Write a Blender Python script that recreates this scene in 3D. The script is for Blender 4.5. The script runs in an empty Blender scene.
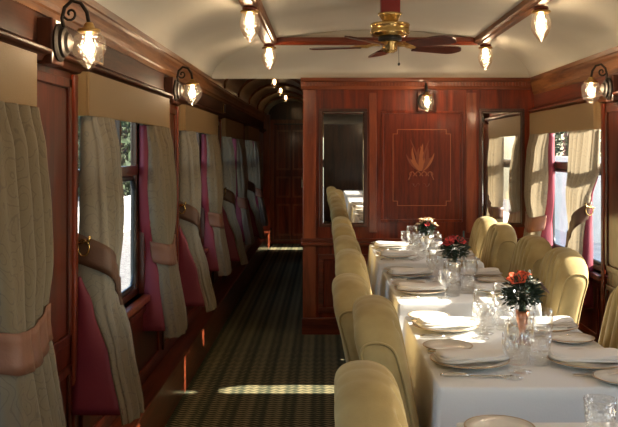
import bpy, math, random
from mathutils import Vector, Matrix
random.seed(7)
C = bpy.context.scene.collection
PI = math.pi
EYE, F = 1.434, 840.0
YP = 6.62            # far partition
LW, RW = -.935, 1.655  # inner wall planes

# ------------------------------------------------------------------ materials
MATS = {}
def nmat(name):
    m = bpy.data.materials.new(name); m.use_nodes = True
    nt = m.node_tree; b = nt.nodes['Principled BSDF']
    return m, nt, b
def setp(b, **k):
    for n, v in k.items():
        b.inputs[n.replace('_', ' ')].default_value = v
def rgba(c): return (c[0], c[1], c[2], 1)
def plain(name, col, rough=.5, metal=0., spec=.5, bump=0., bscale=80., var=0.):
    m, nt, b = nmat(name)
    setp(b, Base_Color=rgba(col), Roughness=rough, Metallic=metal, Specular_IOR_Level=spec)
    if bump or var:
        tc = nt.nodes.new('ShaderNodeTexCoord'); nz = nt.nodes.new('ShaderNodeTexNoise')
        nz.inputs['Scale'].default_value = bscale
        nt.links.new(tc.outputs['Object'], nz.inputs['Vector'])
        if bump:
            bp = nt.nodes.new('ShaderNodeBump'); bp.inputs['Strength'].default_value = bump; bp.inputs['Distance'].default_value = .004
            nt.links.new(nz.outputs['Fac'], bp.inputs['Height']); nt.links.new(bp.outputs['Normal'], b.inputs['Normal'])
        if var:
            r = nt.nodes.new('ShaderNodeValToRGB')
            r.color_ramp.elements[0].position = .3; r.color_ramp.elements[1].position = .7
            r.color_ramp.elements[0].color = rgba([c*(1-var) for c in col]); r.color_ramp.elements[1].color = rgba([min(1, c*(1+var)) for c in col])
            nt.links.new(nz.outputs['Fac'], r.inputs['Fac']); nt.links.new(r.outputs['Color'], b.inputs['Base Color'])
    MATS[name] = m
    return m
def wood(name, c1, c2, axis=2, rough=.28, coat=.5, scale=1., spec=.4):
    m, nt, b = nmat(name)
    tc = nt.nodes.new('ShaderNodeTexCoord'); mp = nt.nodes.new('ShaderNodeMapping')
    s = [9*scale]*3; s[axis] = .7*scale; mp.inputs['Scale'].default_value = s
    nt.links.new(tc.outputs['Object'], mp.inputs['Vector'])
    n1 = nt.nodes.new('ShaderNodeTexNoise'); n1.inputs['Scale'].default_value = 1.6; n1.inputs['Detail'].default_value = 5; n1.inputs['Distortion'].default_value = 1.2
    n2 = nt.nodes.new('ShaderNodeTexNoise'); n2.inputs['Scale'].default_value = 14; n2.inputs['Detail'].default_value = 3
    nt.links.new(mp.outputs['Vector'], n1.inputs['Vector']); nt.links.new(mp.outputs['Vector'], n2.inputs['Vector'])
    mx = nt.nodes.new('ShaderNodeMath'); mx.operation = 'MULTIPLY_ADD'; mx.inputs[1].default_value = .35
    nt.links.new(n2.outputs['Fac'], mx.inputs[0]); nt.links.new(n1.outputs['Fac'], mx.inputs[2])
    r = nt.nodes.new('ShaderNodeValToRGB')
    r.color_ramp.elements[0].position = .5; r.color_ramp.elements[1].position = .85
    r.color_ramp.elements[0].color = rgba(c1); r.color_ramp.elements[1].color = rgba(c2)
    nt.links.new(mx.outputs[0], r.inputs['Fac']); nt.links.new(r.outputs['Color'], b.inputs['Base Color'])
    setp(b, Roughness=rough, Coat_Weight=coat, Coat_Roughness=.12, Specular_IOR_Level=spec)
    MATS[name] = m
    return m
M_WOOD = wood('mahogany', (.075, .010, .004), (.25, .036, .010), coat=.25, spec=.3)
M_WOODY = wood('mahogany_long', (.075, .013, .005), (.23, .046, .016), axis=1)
M_WOODX = wood('mahogany_cross', (.075, .012, .005), (.24, .043, .014), axis=0)
M_CORN = wood('cornice_walnut', (.12, .040, .013), (.33, .135, .045), axis=1, rough=.4, coat=.05, spec=.3)
M_CORNX = wood('cornice_walnut_cross', (.12, .028, .01), (.30, .075, .024), axis=0, rough=.35, coat=.2)
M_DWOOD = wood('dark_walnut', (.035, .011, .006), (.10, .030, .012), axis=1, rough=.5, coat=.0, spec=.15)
M_DWOODZ = wood('dark_walnut_up', (.035, .009, .005), (.10, .028, .012), axis=2)
M_WOOD_SHADED = wood('mahogany_shaded', (.035, .006, .003), (.12, .020, .007), coat=.25, spec=.3)  # the same mahogany, with the shade on the side walls put into its colour
M_ORANGE = wood('satinwood', (.16, .028, .009), (.32, .068, .02))
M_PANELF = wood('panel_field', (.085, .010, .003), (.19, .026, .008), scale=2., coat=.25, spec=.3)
M_FANB = wood('fan_blade_wood', (.045, .013, .010), (.11, .030, .020), axis=0)
M_REDW = plain('red_lacquer', (.20, .012, .010), .35, spec=.5)
M_INLAY = plain('inlay_wood', (.40, .11, .032), .3)
M_INLAYD = plain('inlay_deep', (.22, .045, .016), .3)
M_CREAM = plain('cream_ceiling', (.68, .64, .54), .75, spec=.25, var=.05, bscale=2.)
M_PELM = plain('pelmet_fabric', (.27, .17, .072), .62, spec=.4, bump=.25, bscale=260.)
M_LEATH = plain('tan_leather', (.20, .080, .042), .5, bump=.2, bscale=120.)
M_LEATHD = plain('brown_leather', (.11, .05, .028), .5, bump=.2, bscale=120.)
M_PINK = plain('rose_lining', (.20, .019, .036), .6, bump=.2, bscale=30.)
M_BLACK = plain('black_gasket', (.012, .013, .014), .35)
M_IRON = plain('dark_bronze', (.022, .016, .012), .5, metal=.3)
M_BRASS = plain('brass', (.62, .43, .17), .24, metal=1.)
M_GOLD = plain('old_gold', (.55, .35, .13), .3, metal=1.)
M_SILVER = plain('silver', (.75, .71, .64), .22, metal=1.)
M_COPPER = plain('copper', (.70, .33, .20), .28, metal=1.)
M_CHROME = plain('door_chrome', (.8, .78, .72), .2, metal=1.)
M_CLOTH = plain('white_linen', (.80, .79, .77), .8, spec=.2, bump=.12, bscale=180.)
M_NAPK = plain('napkin_linen', (.82, .79, .75), .85, spec=.2, bump=.15, bscale=160.)
M_CHINA = plain('china', (.78, .76, .70), .18, spec=.5)
M_RIM = plain('gilt_rim', (.45, .30, .16), .3, metal=.6)
M_LEAF = plain('foliage_green', (.045, .066, .042), .9, spec=.15, var=.5, bscale=40.)
M_LEAF2 = plain('foliage_blue', (.075, .095, .080), .9, spec=.15, var=.4, bscale=40.)
M_ORCH = plain('orange_petal', (.72, .10, .035), .5, var=.25, bscale=60.)
M_RED = plain('red_petal', (.50, .022, .022), .5, var=.25, bscale=60.)
M_PALE = plain('pale_petal', (.78, .50, .26), .5, var=.15, bscale=60.)
M_WHITEP = plain('white_petal', (.75, .72, .62), .6)
M_PINKP = plain('dusky_petal', (.24, .14, .13), .6)
M_GROUND = plain('gravel', (.20, .185, .17), .95, var=.4, bscale=9.)
M_FENCE = plain('white_fence_paint', (.6, .6, .57), .7)
M_STONE = plain('pale_stone', (.88, .74, .62), .9, var=.12, bscale=1.5)
M_TREE = plain('tree_leaf', (.04, .06, .024), .8, var=.5, bscale=3.)
M_TRUNK = plain('tree_bark', (.09, .06, .04), .9)
M_SALT = plain('salt', (.8, .79, .75), .7)

def mirror_mat():
    m, nt, b = nmat('mirror_glass')
    setp(b, Base_Color=(.80, .78, .74, 1), Metallic=1., Roughness=.015); return m
M_MIRROR = mirror_mat()

def glass(name, tint=(.985, .985, .98), lo=.05, hi=.75, power=2.4, bump=0., bsc=60.):
    """thin clear glass: mostly see-through, reflecting towards its edges"""
    m = bpy.data.materials.new(name); m.use_nodes = True; nt = m.node_tree
    nt.nodes.clear()
    out = nt.nodes.new('ShaderNodeOutputMaterial'); mix = nt.nodes.new('ShaderNodeMixShader')
    tr = nt.nodes.new('ShaderNodeBsdfTransparent'); gl = nt.nodes.new('ShaderNodeBsdfGlossy')
    tr.inputs['Color'].default_value = rgba(tint); gl.inputs['Roughness'].default_value = .06
    gl.inputs['Color'].default_value = (1, 1, 1, 1)
    lw = nt.nodes.new('ShaderNodeLayerWeight'); lw.inputs['Blend'].default_value = .5
    pw = nt.nodes.new('ShaderNodeMath'); pw.operation = 'POWER'; pw.inputs[1].default_value = power
    mr = nt.nodes.new('ShaderNodeMapRange'); mr.inputs['To Min'].default_value = lo; mr.inputs['To Max'].default_value = hi
    nt.links.new(lw.outputs['Facing'], pw.inputs[0]); nt.links.new(pw.outputs[0], mr.inputs['Value'])
    nt.links.new(mr.outputs[0], mix.inputs['Fac']); nt.links.new(tr.outputs[0], mix.inputs[1]); nt.links.new(gl.outputs[0], mix.inputs[2])
    nt.links.new(mix.outputs[0], out.inputs['Surface'])
    if bump:
        tc = nt.nodes.new('ShaderNodeTexCoord'); v = nt.nodes.new('ShaderNodeTexVoronoi'); v.inputs['Scale'].default_value = bsc
        bp = nt.nodes.new('ShaderNodeBump'); bp.inputs['Strength'].default_value = bump; bp.inputs['Distance'].default_value = .004
        nt.links.new(tc.outputs['Object'], v.inputs['Vector']); nt.links.new(v.outputs['Distance'], bp.inputs['Height'])
        nt.links.new(bp.outputs['Normal'], gl.inputs['Normal']); nt.links.new(bp.outputs['Normal'], lw.inputs['Normal'])
    return m
M_GLASS = glass('clear_glass')
M_CUT = glass('cut_glass', tint=(.985, .985, .98), lo=.07, hi=.8, power=1.9, bump=.8, bsc=90.)
M_GLOBE = glass('lamp_glass', tint=(.90, .80, .67), lo=.05, hi=.42, power=1.5, bump=.6, bsc=95.)
def globe_mat():
    m = M_GLOBE; nt = m.node_tree; out = [n for n in nt.nodes if n.type == 'OUTPUT_MATERIAL'][0]
    src = out.inputs['Surface'].links[0].from_socket
    tl = nt.nodes.new('ShaderNodeBsdfTranslucent'); tl.inputs['Color'].default_value = (.9, .74, .55, 1)
    mx = nt.nodes.new('ShaderNodeMixShader'); mx.inputs['Fac'].default_value = .008
    nt.links.new(src, mx.inputs[1]); nt.links.new(tl.outputs[0], mx.inputs[2]); nt.links.new(mx.outputs[0], out.inputs['Surface'])
globe_mat()
M_PANE = glass('window_glass', tint=(.95, .96, .95), lo=.03, hi=.5, power=6.)

def emis(name, col, s):
    m = bpy.data.materials.new(name); m.use_nodes = True; nt = m.node_tree; nt.nodes.clear()
    out = nt.nodes.new('ShaderNodeOutputMaterial'); e = nt.nodes.new('ShaderNodeEmission')
    e.inputs['Color'].default_value = rgba(col); e.inputs['Strength'].default_value = s
    nt.links.new(e.outputs[0], out.inputs['Surface']); return m
BULB_S = 150.
M_BULB = emis('lit_bulb', (1, .83, .61), BULB_S)
M_BULBC = emis('lit_bulb_small', (1, .70, .40), BULB_S*.18)

def velvet():
    m, nt, b = nmat('mustard_velvet')
    tc = nt.nodes.new('ShaderNodeTexCoord'); n = nt.nodes.new('ShaderNodeTexNoise'); n.inputs['Scale'].default_value = 9; n.inputs['Detail'].default_value = 4
    r = nt.nodes.new('ShaderNodeValToRGB'); r.color_ramp.elements[0].position = .3; r.color_ramp.elements[1].position = .75
    r.color_ramp.elements[0].color = (.30, .205, .08, 1); r.color_ramp.elements[1].color = (.45, .335, .145, 1)
    nt.links.new(tc.outputs['Object'], n.inputs['Vector']); nt.links.new(n.outputs['Fac'], r.inputs['Fac']); nt.links.new(r.outputs['Color'], b.inputs['Base Color'])
    n2 = nt.nodes.new('ShaderNodeTexNoise'); n2.inputs['Scale'].default_value = 300
    bp = nt.nodes.new('ShaderNodeBump'); bp.inputs['Strength'].default_value = .15; bp.inputs['Distance'].default_value = .003
    nt.links.new(tc.outputs['Object'], n2.inputs['Vector']); nt.links.new(n2.outputs['Fac'], bp.inputs['Height']); nt.links.new(bp.outputs['Normal'], b.inputs['Normal'])
    setp(b, Roughness=.8, Specular_IOR_Level=.25, Sheen_Weight=.2, Sheen_Roughness=.4, Sheen_Tint=(.9, .8, .55, 1))
    return m
M_VELVET = velvet()

def curtain_mat():
    """woven beige cloth with a scrolling paisley line pattern"""
    m, nt, b = nmat('paisley_curtain')
    tc = nt.nodes.new('ShaderNodeTexCoord'); mp = nt.nodes.new('ShaderNodeMapping'); mp.inputs['Scale'].default_value = (11, 11, 8)
    nt.links.new(tc.outputs['Object'], mp.inputs['Vector'])
    n = nt.nodes.new('ShaderNodeTexNoise'); n.inputs['Scale'].default_value = 1.1; n.inputs['Detail'].default_value = 1
    ad = nt.nodes.new('ShaderNodeVectorMath'); ad.operation = 'MULTIPLY_ADD'; ad.inputs[1].default_value = (1.2, 1.2, 1.2)
    nt.links.new(mp.outputs[0], n.inputs['Vector']); nt.links.new(n.outputs['Color'], ad.inputs[0]); nt.links.new(mp.outputs[0], ad.inputs[2])
    v = nt.nodes.new('ShaderNodeTexVoronoi'); v.inputs['Scale'].default_value = 1.5
    nt.links.new(ad.outputs[0], v.inputs['Vector'])
    mu = nt.nodes.new('ShaderNodeMath'); mu.operation = 'MULTIPLY'; mu.inputs[1].default_value = 22
    sn = nt.nodes.new('ShaderNodeMath'); sn.operation = 'SINE'
    nt.links.new(v.outputs['Distance'], mu.inputs[0]); nt.links.new(mu.outputs[0], sn.inputs[0])
    r = nt.nodes.new('ShaderNodeValToRGB')
    r.color_ramp.elements[0].position = .84; r.color_ramp.elements[0].color = (.225, .178, .115, 1)
    r.color_ramp.elements[1].position = .97; r.color_ramp.elements[1].color = (.16, .128, .09, 1)
    nt.links.new(sn.outputs[0], r.inputs['Fac']); nt.links.new(r.outputs['Color'], b.inputs['Base Color'])
    n2 = nt.nodes.new('ShaderNodeTexNoise'); n2.inputs['Scale'].default_value = 160
    bp = nt.nodes.new('ShaderNodeBump'); bp.inputs['Strength'].default_value = .3; bp.inputs['Distance'].default_value = .004
    nt.links.new(tc.outputs['Object'], n2.inputs['Vector']); nt.links.new(n2.outputs['Fac'], bp.inputs['Height']); nt.links.new(bp.outputs['Normal'], b.inputs['Normal'])
    setp(b, Roughness=.8, Specular_IOR_Level=.2, Sheen_Weight=.15)
    tl = nt.nodes.new('ShaderNodeBsdfTranslucent'); tl.inputs['Color'].default_value = (.62, .50, .33, 1)   # daylight glows through the weave
    mx = nt.nodes.new('ShaderNodeMixShader'); mx.inputs['Fac'].default_value = .16
    out = [q for q in nt.nodes if q.type == 'OUTPUT_MATERIAL'][0]
    nt.links.new(b.outputs[0], mx.inputs[1]); nt.links.new(tl.outputs[0], mx.inputs[2]); nt.links.new(mx.outputs[0], out.inputs['Surface'])
    return m
M_CURT = curtain_mat()

def carpet_mat():
    m, nt, b = nmat('patterned_carpet')
    tc = nt.nodes.new('ShaderNodeTexCoord'); sp = nt.nodes.new('ShaderNodeSeparateXYZ')
    nt.links.new(tc.outputs['Object'], sp.inputs[0])
    def math(op, a, bb=None, c=None):
        n = nt.nodes.new('ShaderNodeMath'); n.operation = op
        for i, x in enumerate((a, bb, c)):
            if x is None: continue
            if isinstance(x, (int, float)): n.inputs[i].default_value = x
            else: nt.links.new(x, n.inputs[i])
        return n.outputs[0]
    X, Y = sp.outputs['X'], sp.outputs['Y']
    nz = nt.nodes.new('ShaderNodeTexNoise'); nz.inputs['Scale'].default_value = 45
    nt.links.new(tc.outputs['Object'], nz.inputs['Vector'])
    # rows of small lozenges, dark ribbons running down the carriage
    zig = math('PINGPONG', X, .027)
    rows = math('SINE', math('MULTIPLY', math('MULTIPLY_ADD', zig, .55, Y), 2*PI/.036))
    dash = math('SINE', math('MULTIPLY', X, 2*PI/.054))
    los = math('MULTIPLY_ADD', dash, .35, rows)
    rib = math('SINE', math('MULTIPLY', X, 2*PI/.158))
    val = math('ADD', math('MULTIPLY_ADD', rib, .40, los), math('MULTIPLY_ADD', nz.outputs['Fac'], 1.1, -.55))
    mr = nt.nodes.new('ShaderNodeMapRange'); mr.inputs['From Min'].default_value = -.7; mr.inputs['From Max'].default_value = 1.3
    nt.links.new(val, mr.inputs['Value'])
    r = nt.nodes.new('ShaderNodeValToRGB')
    r.color_ramp.elements[0].position = .15; r.color_ramp.elements[0].color = (.032, .040, .026, 1)
    r.color_ramp.elements[1].position = .85; r.color_ramp.elements[1].color = (.30, .24, .12, 1)
    e = r.color_ramp.elements.new(.5); e.color = (.12, .112, .058, 1)
    nt.links.new(mr.outputs[0], r.inputs['Fac']); nt.links.new(r.outputs['Color'], b.inputs['Base Color'])
    setp(b, Roughness=.95, Specular_IOR_Level=.1)
    return m
M_CARPET = carpet_mat()

# ------------------------------------------------------------------ mesh builder
class MB:
    def __init__(s): s.v = []; s.f = []; s.sm = []; s.mi = []
    def add(s, vs, fs, smooth=False, mi=0, T=None):
        o = len(s.v)
        for p in vs:
            p = Vector(p); s.v.append(T @ p if T else p)
        for f in fs: s.f.append([i+o for i in f]); s.sm.append(smooth); s.mi.append(mi)
        return s
    def box(s, x0, x1, y0, y1, z0, z1, mi=0, T=None):
        if x0 > x1: x0, x1 = x1, x0
        if y0 > y1: y0, y1 = y1, y0
        vs = [(x, y, z) for x in (x0, x1) for y in (y0, y1) for z in (z0, z1)]
        return s.add(vs, [(0,1,3,2),(4,6,7,5),(0,4,5,1),(2,3,7,6),(0,2,6,4),(1,5,7,3)], False, mi, T)
    def lathe(s, prof, c=(0,0,0), n=20, smooth=True, mi=0, T=None, cap=True):
        vs = []; fs = []
        for r, z in prof:
            for i in range(n):
                a = 2*PI*i/n; vs.append((c[0]+r*math.cos(a), c[1]+r*math.sin(a), c[2]+z))
        for j in range(len(prof)-1):
            for i in range(n):
                k = (i+1) % n; fs.append((j*n+i, j*n+k, (j+1)*n+k, (j+1)*n+i))
        if cap and prof[0][0] > 1e-4: fs.append(tuple(range(n-1, -1, -1)))
        if cap and prof[-1][0] > 1e-4: fs.append(tuple(range((len(prof)-1)*n, len(prof)*n)))
        return s.add(vs, fs, smooth, mi, T)
    def tube(s, pts, r, n=8, mi=0, T=None, caps=True, closed=False):
        pts = [Vector(p) for p in pts]; vs = []; fs = []; N = len(pts)
        up = None
        for i, p in enumerate(pts):
            a = pts[(i-1) % N] if (i or closed) else p; b = pts[(i+1) % N] if (i < N-1 or closed) else p
            t = (b-a).normalized()
            if up is None: up = t.orthogonal().normalized()
            up = (up - t*up.dot(t)).normalized(); w = t.cross(up)
            rr = r[i] if isinstance(r, (list, tuple)) else r
            for k in range(n):
                q = 2*PI*k/n; vs.append(p+up*rr*math.cos(q)+w*rr*math.sin(q))
        for j in range(N if closed else N-1):
            j2 = (j+1) % N
            for k in range(n):
                k2 = (k+1) % n; fs.append((j*n+k, j*n+k2, j2*n+k2, j2*n+k))
        if caps and not closed: fs += [tuple(range(n-1, -1, -1)), tuple(range((N-1)*n, N*n))]
        return s.add(vs, fs, True, mi, T)
    def grid(s, rows, smooth=True, mi=0, closed_u=False, T=None, cap=False):
        n = len(rows[0]); vs = [p for r in rows for p in r]; fs = []
        for j in range(len(rows)-1):
            for i in range(n if closed_u else n-1):
                k = (i+1) % n; fs.append((j*n+i, j*n+k, (j+1)*n+k, (j+1)*n+i))
        if cap: fs += [tuple(range(n-1, -1, -1)), tuple(range((len(rows)-1)*n, len(rows)*n))]
        return s.add(vs, fs, smooth, mi, T)
    def prism(s, prof, a0, a1, axis='y', mi=0, smooth=False):
        """profile of 2-D points swept straight along an axis: y: (x,z) ; x: (y,z) ; z: (x,y)"""
        def P(p, a): return {'y': (p[0], a, p[1]), 'x': (a, p[0], p[1]), 'z': (p[0], p[1], a)}[axis]
        n = len(prof); vs = [P(p, a0) for p in prof]+[P(p, a1) for p in prof]
        fs = [(i, (i+1) % n, n+(i+1) % n, n+i) for i in range(n)]+[tuple(range(n-1, -1, -1)), tuple(range(n, 2*n))]
        return s.add(vs, fs, smooth, mi)
    def build(s, name, mat, parent=None, bevel=0, solid=0, sub=0):
        me = bpy.data.meshes.new(name)
        me.from_pydata([tuple(p) for p in s.v], [], s.f)
        for m in (mat if isinstance(mat, (list, tuple)) else [mat]): me.materials.append(m)
        for p, a, b in zip(me.polygons, s.sm, s.mi): p.use_smooth = a; p.material_index = b
        me.validate(); me.update()
        import bmesh
        bm = bmesh.new(); bm.from_mesh(me); bmesh.ops.recalc_face_normals(bm, faces=bm.faces); bm.to_mesh(me); bm.free()
        o = bpy.data.objects.new(name, me); C.objects.link(o)
        if parent is not None: o.parent = parent
        if solid:
            md = o.modifiers.new('solid', 'SOLIDIFY'); md.thickness = solid; md.offset = 0
        if bevel:
            md = o.modifiers.new('bevel', 'BEVEL'); md.width = bevel; md.segments = 2; md.limit_method = 'ANGLE'
        if sub:
            md = o.modifiers.new('sub', 'SUBSURF'); md.levels = sub; md.render_levels = sub
        return o
def tag(o, label, cat, group=None, kind=None):
    o['label'] = label; o['category'] = cat
    if group: o['group'] = group
    if kind: o['kind'] = kind
    return o
def thing(name, label, cat, loc=(0,0,0), rz=0, group=None):
    o = bpy.data.objects.new(name, None); C.objects.link(o); o.empty_display_size = .1
    o.location = loc; o.rotation_euler = (0, 0, rz)
    return tag(o, label, cat, group)
def struct(name, mb, mat, parent=None, bevel=0, **k):
    o = mb.build(name, mat, parent, bevel, **k)
    if parent is None: o['kind'] = 'structure'
    return o
def sgroup(name):
    o = bpy.data.objects.new(name, None); C.objects.link(o); o['kind'] = 'structure'; return o
def dup(root, loc, rz=None, label=None, group=None):
    r = root.copy(); C.objects.link(r); r.location = loc
    if rz is not None: r.rotation_euler = (0, 0, rz)
    if label: r['label'] = label
    if group: r['group'] = group
    for ch in list(root.children):
        c = ch.copy(); C.objects.link(c); c.parent = r
        for g in list(ch.children):
            d = g.copy(); C.objects.link(d); d.parent = c
    return r
def lerp(a, b, t): return a+(b-a)*t
def smooth_rows(rows, z):
    """rows: (z, values...) in falling z; smooth interpolation"""
    if z >= rows[0][0]: return rows[0][1:]
    for a, b in zip(rows, rows[1:]):
        if z >= b[0]:
            t = (a[0]-z)/(a[0]-b[0]); t = t*t*(3-2*t)*.6+t*.4
            return [lerp(p, q, t) for p, q in zip(a[1:], b[1:])]
    return rows[-1][1:]

# ------------------------------------------------------------------ setting
YB, YE = -4.2, 13.3
struct('floor', MB().box(LW-.1, RW+.1, YB, YE, -.05, 0), M_CARPET)
PITCH = 2.16
LA = [-1.18, .98, 3.14, 5.30, 7.46, 9.62]         # near edge of each left window bay (pelmet edge)
LEN = 1.62
RA = [-1.475, .685, 2.845, 5.005]                  # right bays
ZS, ZT = .70, 1.66                         # window opening
def side_wall(name, x0, x1, opens):
    mb = MB(); y = YB
    for a, b, z0, z1 in opens:
        mb.box(x0, x1, y, a, 0, 2.46); mb.box(x0, x1, a, b, 0, z0); mb.box(x0, x1, a, b, z1, 2.46); y = b
    mb.box(x0, x1, y, YE, 0, 2.46)
    return struct(name, mb, M_WOOD_SHADED)
LOPEN = [(a+.04, a+1.20, ZS, ZT) for a in LA]
ROPEN = [(a-.09, a+1.30, ZS, ZT) for a in RA]+[(12.3, 12.66, .06, 1.9)]
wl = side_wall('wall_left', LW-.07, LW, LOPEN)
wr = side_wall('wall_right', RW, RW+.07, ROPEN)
struct('wall_back', MB().box(LW, RW, YB-.06, YB, 0, 2.46), M_DWOODZ)
struct('roof', MB().box(LW-.07, RW+.07, YB-.06, YE, 2.46, 2.52), M_CREAM)

# cornices along both sides (upper cornice, frieze, lower shelf moulding), kept in profile
def cornice_profile(wx, s):
    # s=+1 left wall, -1 right wall ; depth outwards
    up = [(0,1.885),(.012,1.885),(.016,1.905),(.022,1.912),(.024,1.93),(.030,1.955),(.038,1.972),(.040,1.985),(.046,1.99),(.048,2.017),(0,2.03)]
    lo = [(0,1.725),(.022,1.728),(.030,1.742),(.036,1.748),(.050,1.752),(.055,1.757),(.055,1.764),(.045,1.770),(.030,1.776),(.012,1.782),(0,1.79)]
    return [[(wx+s*d, z) for d, z in p] for p in (up, lo)]
for nm, wx, s, y1, n in (('trim_1', LW, 1, YE-.1, 0), ('trim_2', RW, -1, YP, 1)):
    up, lo = cornice_profile(wx, s)
    o = struct(nm, MB().prism(up, YB, y1, 'y'), M_CORN)
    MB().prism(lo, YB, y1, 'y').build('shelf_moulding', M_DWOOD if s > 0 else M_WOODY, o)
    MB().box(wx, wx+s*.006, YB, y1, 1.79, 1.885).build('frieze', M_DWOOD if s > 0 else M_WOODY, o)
# vent plates in the left frieze
for i, y in enumerate((3.35, 5.51, 7.67)):
    vp = MB().box(LW+.006, LW+.012, y, y+.15, 1.795, 1.875)
    o = vp.build('vent_plate', M_GOLD, wl, bevel=.002)
    m = MB()
    m.box(LW+.0121, LW+.0135, y+.014, y+.136, 1.803, 1.867)
    m.build('vent_slot', M_BLACK, o)

# panels on the piers between the windows + dado panels
def frame_yz(mb, x, s, y0, y1, z0, z1, w=.03, d=.014):
    for (a, b, c, e) in ((y0, y1, z0, z0+w), (y0, y1, z1-w, z1), (y0, y0+w, z0, z1), (y1-w, y1, z0, z1)):
        mb.box(x, x+s*d, a, b, c, e)
def frame_xz(mb, y, x0, x1, z0, z1, w=.03, d=.014):
    for (a, b, c, e) in ((x0, x1, z0, z0+w), (x0, x1, z1-w, z1), (x0, x0+w, z0+w, z1-w), (x1-w, x1, z0+w, z1-w)):
        mb.box(a, b, y-d, y, c, e)
def pier_panels(wallobj, wx, s, starts):
    for a in starts:
        y0, y1 = a+LEN+.02, a+PITCH-.02
        m = MB(); frame_yz(m, wx, s, y0+.03, y1-.05, .74, 1.70, .035, .012)
        m.build('pier_panel_frame', M_WOOD_SHADED, wallobj, bevel=.004)
        MB().box(wx, wx+s*.004, y0+.075, y1-.095, .785, 1.655).build('pier_panel', M_WOOD_SHADED, wallobj)
        MB().box(wx, wx+s*.018, y1-.035, y1+.005, .30, 1.72).build('pier_bead', M_WOOD, wallobj, bevel=.006)
        m = MB(); frame_yz(m, wx, s, y0+.03, y1-.05, .30, .66, .03, .012)
        m.build('pier_panel_frame', M_WOOD_SHADED, wallobj, bevel=.004)
    for a in starts:
        m = MB(); frame_yz(m, wx, s, a+.06, a+.80, .30, .64, .03, .012); frame_yz(m, wx, s, a+.84, a+1.56, .30, .64, .03, .012)
        m.build('dado_panel_frame', M_WOOD, wallobj, bevel=.004)
        MB().box(wx-s*.065, wx+s*.035, a-.02, a+LEN, ZS-.035, ZS).build('window_sill', M_ORANGE if s > 0 else M_WOODY, wallobj, bevel=.008)
pier_panels(wl, LW, 1, LA); pier_panels(wr, RW, -1, RA)
# heater boxing along the left wall foot
hb = struct('baseboard_left', MB().box(LW, -.835, YB, YE-.1, 0, .225), M_WOODY, bevel=.004)
MB().box(LW, -.825, YB, YE-.1, .225, .245).build('ledge', M_WOODY, hb, bevel=.006)
struct('baseboard_right', MB().box(RW, RW-.05, YB, YP, 0, .2), M_WOODY, bevel=.004)

# windows
wn = 0
def window(wx, s, a, b, z0, z1, bar=1.345):
    global wn; wn += 1
    o = sgroup('window_%d' % wn)
    xo, xi = wx-s*.062, wx-s*.03
    m = MB()
    t = .035
    m.box(xo, xi, a, b, z0, z0+t); m.box(xo, xi, a, b, z1-t, z1); m.box(xo, xi, a, a+t, z0, z1); m.box(xo, xi, b-t, b, z0, z1)
    m.build('window_frame', M_DWOODZ, o, bevel=.004)
    MB().box(xo, xi+s*.006, a+t, b-t, bar-.03, bar+.02).build('transom_bar', M_DWOODZ, o, bevel=.004)
    mid = (a+b)/2+.2
    MB().box(xo, xi, mid-.012, mid+.012, bar+.02, z1-t).build('top_light_bar', M_DWOODZ, o)
    # black rounded gasket round the lower light
    r = .07; y0, y1, c0, c1 = a+t+.012, b-t-.012, z0+t+.012, bar-.042
    pts = []
    for cy, cz, q in ((y1-r, c1-r, 0), (y0+r, c1-r, 1), (y0+r, c0+r, 2), (y1-r, c0+r, 3)):
        for k in range(6):
            an = (q+k/5)*PI/2; pts.append((wx-s*.042, cy+r*math.cos(an), cz+r*math.sin(an)))
    MB().tube(pts, .014, 8, closed=True).build('gasket', M_BLACK, o)
    xm = wx-s*.05
    MB().box(xm-.002, xm+.002, a+t, b-t, z0+t, bar-.03).build('pane', M_PANE, o)
    MB().box(xm-.002, xm+.002, a+t, b-t, bar+.02, z1-t).build('pane', M_PANE, o)
    return o
for a, b, z0, z1 in LOPEN: window(LW, 1, a, b, z0, z1)
for a, b, z0, z1 in ROPEN[:4]: window(RW, -1, a, b, z0, z1)
o = sgroup('door_2'); a, b = 12.3, 12.66
m = MB(); m.box(RW+.02, RW+.06, a, b, .06, .12); m.box(RW+.02, RW+.06, a, b, 1.84, 1.9); m.box(RW+.02, RW+.06, a, a+.03, .12, 1.84); m.box(RW+.02, RW+.06, b-.03, b, .12, 1.84)
m.build('door_frame', M_DWOODZ, o); MB().box(RW+.038, RW+.042, a+.03, b-.03, .12, 1.84).build('pane', M_PANE, o)

# ceiling: coved on four sides, shallow arched centre framed by wooden rails
RX0, RX1, RY0, RY1 = -.39, 1.10, -3.5, 5.93
cx0, cx1, cy0, cy1 = LW+.043, RW-.043, YB, YP
rows = []
for i in range(17):
    t = i/16*PI/2; u = 1-math.cos(t); z = 2.012+.205*math.sin(t)
    x0, x1, y0, y1 = lerp(cx0, RX0, u), lerp(cx1, RX1, u), lerp(cy0, RY0, u), lerp(cy1, RY1, u)
    rows.append([(x0, y0, z), (x0, y1, z), (x1, y1, z), (x1, y0, z)])
m = MB()
for a, b in ((0,1),(1,2),(2,3),(3,0)):
    m.grid([[r[a], r[b]] for r in rows])
ceil = struct('ceiling', m, M_CREAM)
m = MB(); NX = 16
arch = lambda x: 2.225+.07*(1-((x-(RX0+RX1)/2)/((RX1-RX0)/2))**2)
rws = [[(lerp(RX0, RX1, i/NX), y, arch(lerp(RX0, RX1, i/NX))) for i in range(NX+1)] for y in (RY0, RY1)]
m.grid(rws)
for y in (RY0, RY1):
    m.grid([[(lerp(RX0, RX1, i/NX), y, 2.21) for i in range(NX+1)], [(lerp(RX0, RX1, i/NX), y, arch(lerp(RX0, RX1, i/NX))) for i in range(NX+1)]], smooth=False)
m.build('arched_panel', M_CREAM, ceil)
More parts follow.
